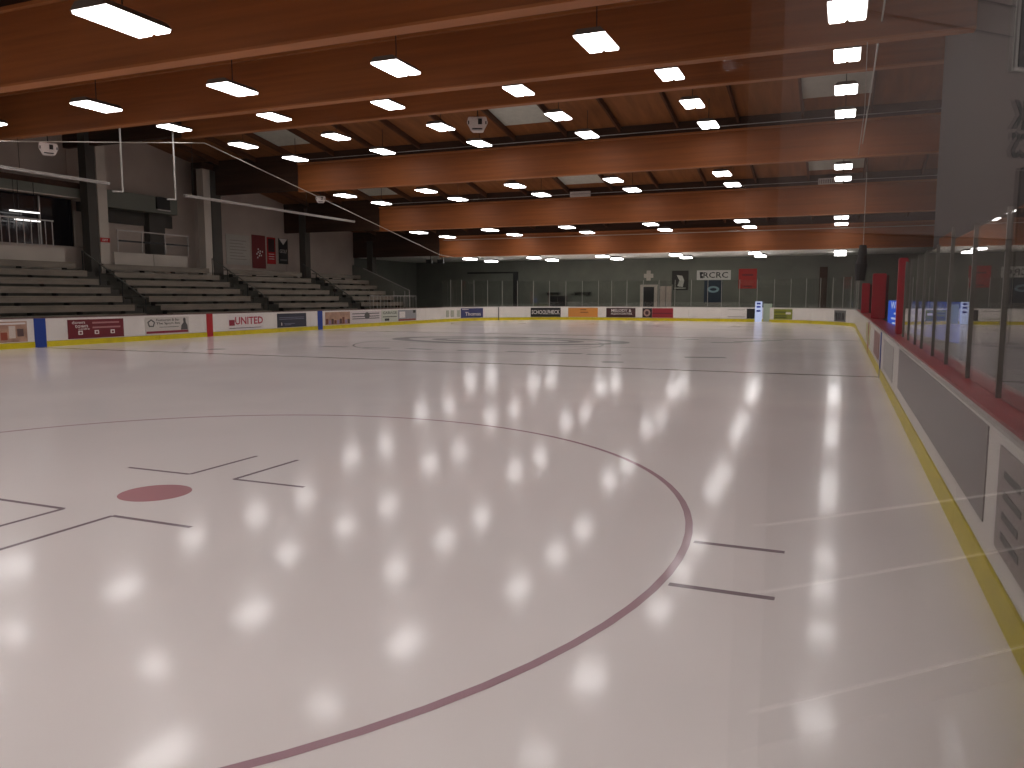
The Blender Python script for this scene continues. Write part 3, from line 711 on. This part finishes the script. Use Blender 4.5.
MB().prism([(40.9, 5.38), (41.7, 5.38), (41.3, 5.0)], 'x', WLx+.031, WLx+.035).build('print_block', W, s)
lettering('GOLF', .22, 'left', (WLx+.032, 41.3, 4.6), s, W, width=.7); bx('print_block', ink('grey print', (90, 88, 86)), s, WLx+.031, WLx+.035, 40.95, 41.65, 4.0, 4.1)
t = wall_sign('exit_sign', 26.35, 26.85, 4.2, 4.4, (170, 24, 24), 'small red sign on the first pale column', 'sign', x=-31.3)
lettering('EXIT', .1, 'left', (-31.268, 26.6, 4.3), t, W)
t = wall_sign('exit_sign', 35.0, 35.5, 4.35, 4.6, (150, 24, 30), 'small red sign beside the second column', 'sign', x=WLx)
lettering('EXIT', .1, 'left', (WLx+.032, 35.25, 4.47), t, W)
# sloping end screen
t = thing('end_screen', (-28.6, 46.4, 0), 'sloping grey screen with pale handrail at the end of the far stand', 'screen')
MB().prism([(-26.75, -.12), (-31.2, -.12), (-31.2, 3.9), (-30.3, 3.62), (-26.75, 2.1)], 'y', 46.36, 46.42).build('panel', 'wall_far', t)
MB().path([(-30.3, 46.33, 3.66), (-26.7, 46.33, 2.15), (-26.7, 46.33, -.1)], .03).build('handrail', 'pipe', t)
for x in (-27.05, -27.9): MB().tube((x, 46.33, 1.0), (x, 46.33, 2.1), .022).build('post', 'pipe', t)
for k, y in enumerate((41.6, 42.3, 43.0, 43.7, 44.4, 45.1, 45.8)):
    pass
t = thing('low_railing', (-26.2, 43.5, 0), 'low pale railing in front of the farthest stand', 'railing')
bx('top_rail', 'pipe', t, -26.15, -26.11, 40.6, 46.2, 1.75, 1.79)
for k in range(15): bx('baluster', 'pipe', t, -26.14, -26.12, 40.6+k*.4, 40.62+k*.4, -.1, 1.748)

# ------------------------------------------------------------------ far wall items
Yw = WFy
def far_sign(name, x0, x1, z0, z1, rgb, label, cat='banner', mname='cloth'):
    t = thing(name, ((x0+x1)/2, Yw, z0), label, cat)
    bx(mname, ink('sign %d %d %d' % rgb, rgb, .7), t, x0, x1, Yw-.05, Yw-.004, z0, z1); return t
def fm(s, m, x0, x1, z0, z1, name='print_block', d=.056): return bx(name, m, s, x0, x1, Yw-d, Yw-.051, z0, z1)
s = far_sign('banner', -11.5, -10.3, 2.2, 3.62, (44, 42, 38), 'black banner with white scribbled emblem on the far wall')
MB().prism([(-11.1, 2.5), (-10.7, 2.42), (-10.6, 2.9), (-10.75, 3.25), (-11.15, 3.3), (-10.95, 2.9)], 'y', Yw-.056, Yw-.051).build('emblem', ink('off white print', (180, 180, 170)), s)
fm(s, ink('off white print', (180, 180, 170)), -11.3, -10.5, 2.32, 2.38)
s = far_sign('banner', -9.7, -7.3, 2.93, 3.62, (196, 194, 186), 'white banner reading RCRC on the far wall')
lettering('RCRC', .42, 'far', (-8.35, Yw-.052, 3.28), s, K, width=1.75, bold=.01)
MB().prism([(-9.45, 3.05), (-9.25, 3.05), (-9.25, 3.2), (-9.38, 3.28), (-9.25, 3.36), (-9.25, 3.5), (-9.5, 3.5)], 'y', Yw-.056, Yw-.051).build('emblem', K, s)
s = far_sign('banner', -9.15, -7.85, 1.3, 2.9, (36, 52, 68), 'navy banner with pale oval emblem below the RCRC banner')
MB().prism([(-8.5+.42*math.cos(k*PI/10), 2.25+.24*math.sin(k*PI/10)) for k in range(20)], 'y', Yw-.056, Yw-.051).build('emblem', ink('pale blue print', (130, 160, 170)), s)
MB().prism([(-8.5+.24*math.cos(k*PI/10), 2.25+.1*math.sin(k*PI/10)) for k in range(20)], 'y', Yw-.06, Yw-.051).build('emblem', ink('sign 36 52 68', (36, 52, 68)), s)
s = far_sign('banner', -6.75, -5.5, 2.3, 3.7, (168, 44, 38), 'red banner at the right on the far wall')
fm(s, ink('dark red print', (110, 26, 30)), -6.5, -5.75, 3.2, 3.32); fm(s, ink('dark red print', (110, 26, 30)), -6.4, -5.8, 2.4, 2.5)
t = thing('door_1', (-13.2, Yw, 0), kind='structure')
bx('door_frame', 'parapet', t, -13.85, -12.55, Yw-.09, Yw-.03, -.12, 2.62)
bx('door_leaf', 'black', t, -13.6, -12.8, Yw-.13, Yw-.091, -.12, 2.45)
t = thing('door_2', (-11.9, Yw, 0), kind='structure')
bx('door_frame', 'wall_far', t, -12.45, -11.4, Yw-.09, Yw-.03, -.12, 2.62)
bx('door_leaf', 'wall_left', t, -12.35, -11.95, Yw-.12, Yw-.091, -.12, 2.5); bx('door_leaf', 'wall_left', t, -11.9, -11.5, Yw-.12, Yw-.091, -.12, 2.5)
s = thing('cross_sign', (-13.25, Yw, 2.8), 'pale cross-shaped sign above the far door', 'sign')
bx('cross_arm', 'parapet', s, -13.6, -12.9, Yw-.05, Yw-.004, 3.12, 3.42); bx('cross_post', 'parapet', s, -13.4, -13.1, Yw-.06, Yw-.004, 2.92, 3.66)
t = thing('door_3', (-24, Yw, 0), kind='structure')
bx('jamb', 'black', t, -24.15, -23.75, Yw-.12, Yw-.004, -.12, 3.7); bx('head_rail', 'black', t, -28.2, -24.17, Yw-.1, Yw-.004, 3.58, 3.7)
for k in range(5): bx('shutter_slat', 'wall_far', t, -28.1, -24.2, Yw-.05, Yw-.004, -.1+.73*k, .6+.73*k)
for x0, x1, l in ((-21.3, -20.2, 'left dark shelf on the far wall behind the glass'), (-19.0, -17.7, 'right dark shelf on the far wall behind the glass')):
    q = thing('wall_shelf', (x0, Yw, 2), l, 'shelf'); bx('board', 'black', q, x0, x1, Yw-.3, Yw-.004, 2.0, 2.05)
    for x in (x0+.1, x1-.15): bx('bracket', 'steel_dark', q, x, x+.05, Yw-.25, Yw-.004, 1.85, 1.995)
q = thing('wall_cabinet', (-20, Yw-.5, 0), 'dark cabinet standing at the far wall left of centre', 'cabinet')
bx('body', 'wall_dark', q, -20.9, -19.6, Yw-.5, Yw-.01, -.12, 1.8); bx('door', 'steel_dark', q, -20.85, -20.27, Yw-.53, Yw-.502, 0, 1.75); bx('door', 'steel_dark', q, -20.22, -19.65, Yw-.53, Yw-.502, 0, 1.75)
q = thing('brown_post', (-1.1, Yw-.3, 0), 'dark brown upright post at the far wall near the right corner', 'post')
bx('shaft', 'dark_wood', q, -1.35, -.85, Yw-.3, Yw-.01, -.12, 3.75); bx('foot', 'steel_dark', q, -1.45, -.75, Yw-.34, Yw-.305, -.12, .1)
for x, l in ((-26.6, 'left of two small dark lamps high at the far left corner'), (-25.7, 'right of two small dark lamps high at the far left corner')):
    q = thing('flood_lamp', (x, 49.05, 4.1), l, 'lamp'); bx('head', 'black', q, x-.22, x+.22, 48.9, 49.1, 4.02, 4.3); MB().tube((x, 49.2, 4.2), (x, 49.2, 4.6), .03).build('bracket', 'steel_dark', q)
# display stand standing at the far boards
q = thing('display_stand', (-5.0, 56.2, 0), 'narrow white and blue upright display standing at the far boards', 'display')
bx('panel', 'white_lit', q, -5.3, -4.85, 55.88, 55.92, .02, 1.4); bx('foot', 'white_plastic', q, -5.35, -4.8, 55.72, 55.99, .002, .018)  # panel is no lamp; its brightness is put in as emission
for z in (1.2, .98, .7): bx('print_block', ink('stand blue', (40, 60, 170)), q, -5.2, -4.95, 55.865, 55.879, z, z+.12)
q = thing('folded_panel', (-4.4, 56.2, 0), 'pale green folded panel beside the narrow display', 'panel')
bx('sheet', ink('pale green', (170, 186, 168)), q, -4.75, -4.2, 55.80, 55.83, .05, 1.25); bx('foot', 'white_plastic', q, -4.8, -4.15, 55.72, 55.9, .002, .045)

# ------------------------------------------------------------------ right side things
for (y, x0, x1, z0, z1, l) in ((16.35, .98, 1.14, 1.0, 2.42, 'nearest slim red padded post behind the right glass'), (28.0, .95, 1.35, 1.0, 2.45, 'wide red padded post on the right boards, middle of three'), (38.0, .88, 1.2, 1.0, 2.3, 'farthest red padded post on the right boards')):
    q = thing('padded_post', ((x0+x1)/2, y, z0), l, 'post', 'red padded posts on the right boards')
    bx('pad', 'red', q, x0, x1, y-.09, y+.09, BH+.045, z1, bevel=.02); bx('core', 'cap_dark', q, x1-.05, x1+.08, y+.1, y+.2, BH+.045, z1-.05)
q = thing('rolled_netting', (.8, 37, 2.3), 'black rolled netting hanging above the far right boards', 'netting')
MB().tube((.75, 37.0, 2.4), (.78, 37, 3.1), .2, 10, .26).build('roll_lower', 'black', q); MB().tube((.78, 37.0, 3.105), (.82, 37, 3.9), .24, 10, .14).build('roll_upper', 'black', q)
MB().tube((.82, 37, 3.9), (.82, 37, deck_z(37)-.005), .012).build('cord', 'wire', q)
# backlit blue banner behind the right glass
q = thing('backlit_banner', (1.7, 20.6, 0), 'blue backlit banner with white handwriting behind the right side glass', 'banner')
B0, B1 = Vector((1.33, 25.3, 0)), Vector((2.18, 17.4, 0)); bd = (B1-B0).normalized(); bn = Vector((bd.y, -bd.x, 0))
def bplan(s0, s1, o0, o1): return [tuple((B0+bd*s+bn*o)[:2]) for s, o in ((s0, o0), (s1, o0), (s1, o1), (s0, o1))]
BL = (B1-B0).length
MB().prism(bplan(0, BL, -.08, -.01), 'z', -.12, 1.62).build('frame', 'steel_dark', q)
MB().prism(bplan(.03, BL-.03, 0, .03), 'z', .8, 1.60).build('panel', 'blue_lit', q)
lettering('Welcome to the Rink', .2, 'right', (B0+bd*BL*.45+bn*.032+Vector((0, 0, 1.47))), q, M['white_lit'], width=6.2, udir=tuple(bd))
for z, s0, s1 in ((1.22, 1.0, 4.0), (1.08, .6, 3.2), (.95, .8, 5.0)): MB().prism(bplan(s0, s1, .031, .036), 'z', z, z+.05).build('print_block', 'white_lit', q)
# signs on the lobby wall beside the camera: they reach the picture as mirror images in the corner glass
q = thing('wall_poster', (2.22, 3.9, 2.66), 'black framed poster on the lobby wall, mirrored in the corner glass at upper right', 'poster')
bx('frame', 'cap_white', q, 2.212, 2.2245, 3.30, 4.3, 2.645, 3.3); bx('sheet', 'black', q, 2.205, 2.2115, 3.315, 4.29, 2.66, 3.29)
lettering('206', .035, 'right', (2.204, 3.39, 2.72), q, ink('grey print', (90, 88, 86)), width=.12)
q = thing('wall_lettering', (2.22, 3.4, 2.3), 'black letters RK above CS on the lobby wall, mirrored in the corner glass', 'lettering')
lettering('RK', .12, 'right', (2.224, 3.395, 2.47), q, K, width=.15, bold=.03); lettering('CS', .11, 'right', (2.224, 3.395, 2.345), q, K, width=.14, bold=.03)
q = thing('wall_poster', (2.22, 3.8, 1.9), 'dark plain poster under the letters on the lobby wall, mirrored in the corner glass', 'poster')
bx('sheet', ink('deep brown', (42, 28, 26)), q, 2.214, 2.2245, 3.39, 4.2, 1.5, 2.24); bx('frame', 'steel_dark', q, 2.2, 2.2135, 3.38, 4.21, 2.241, 2.25)
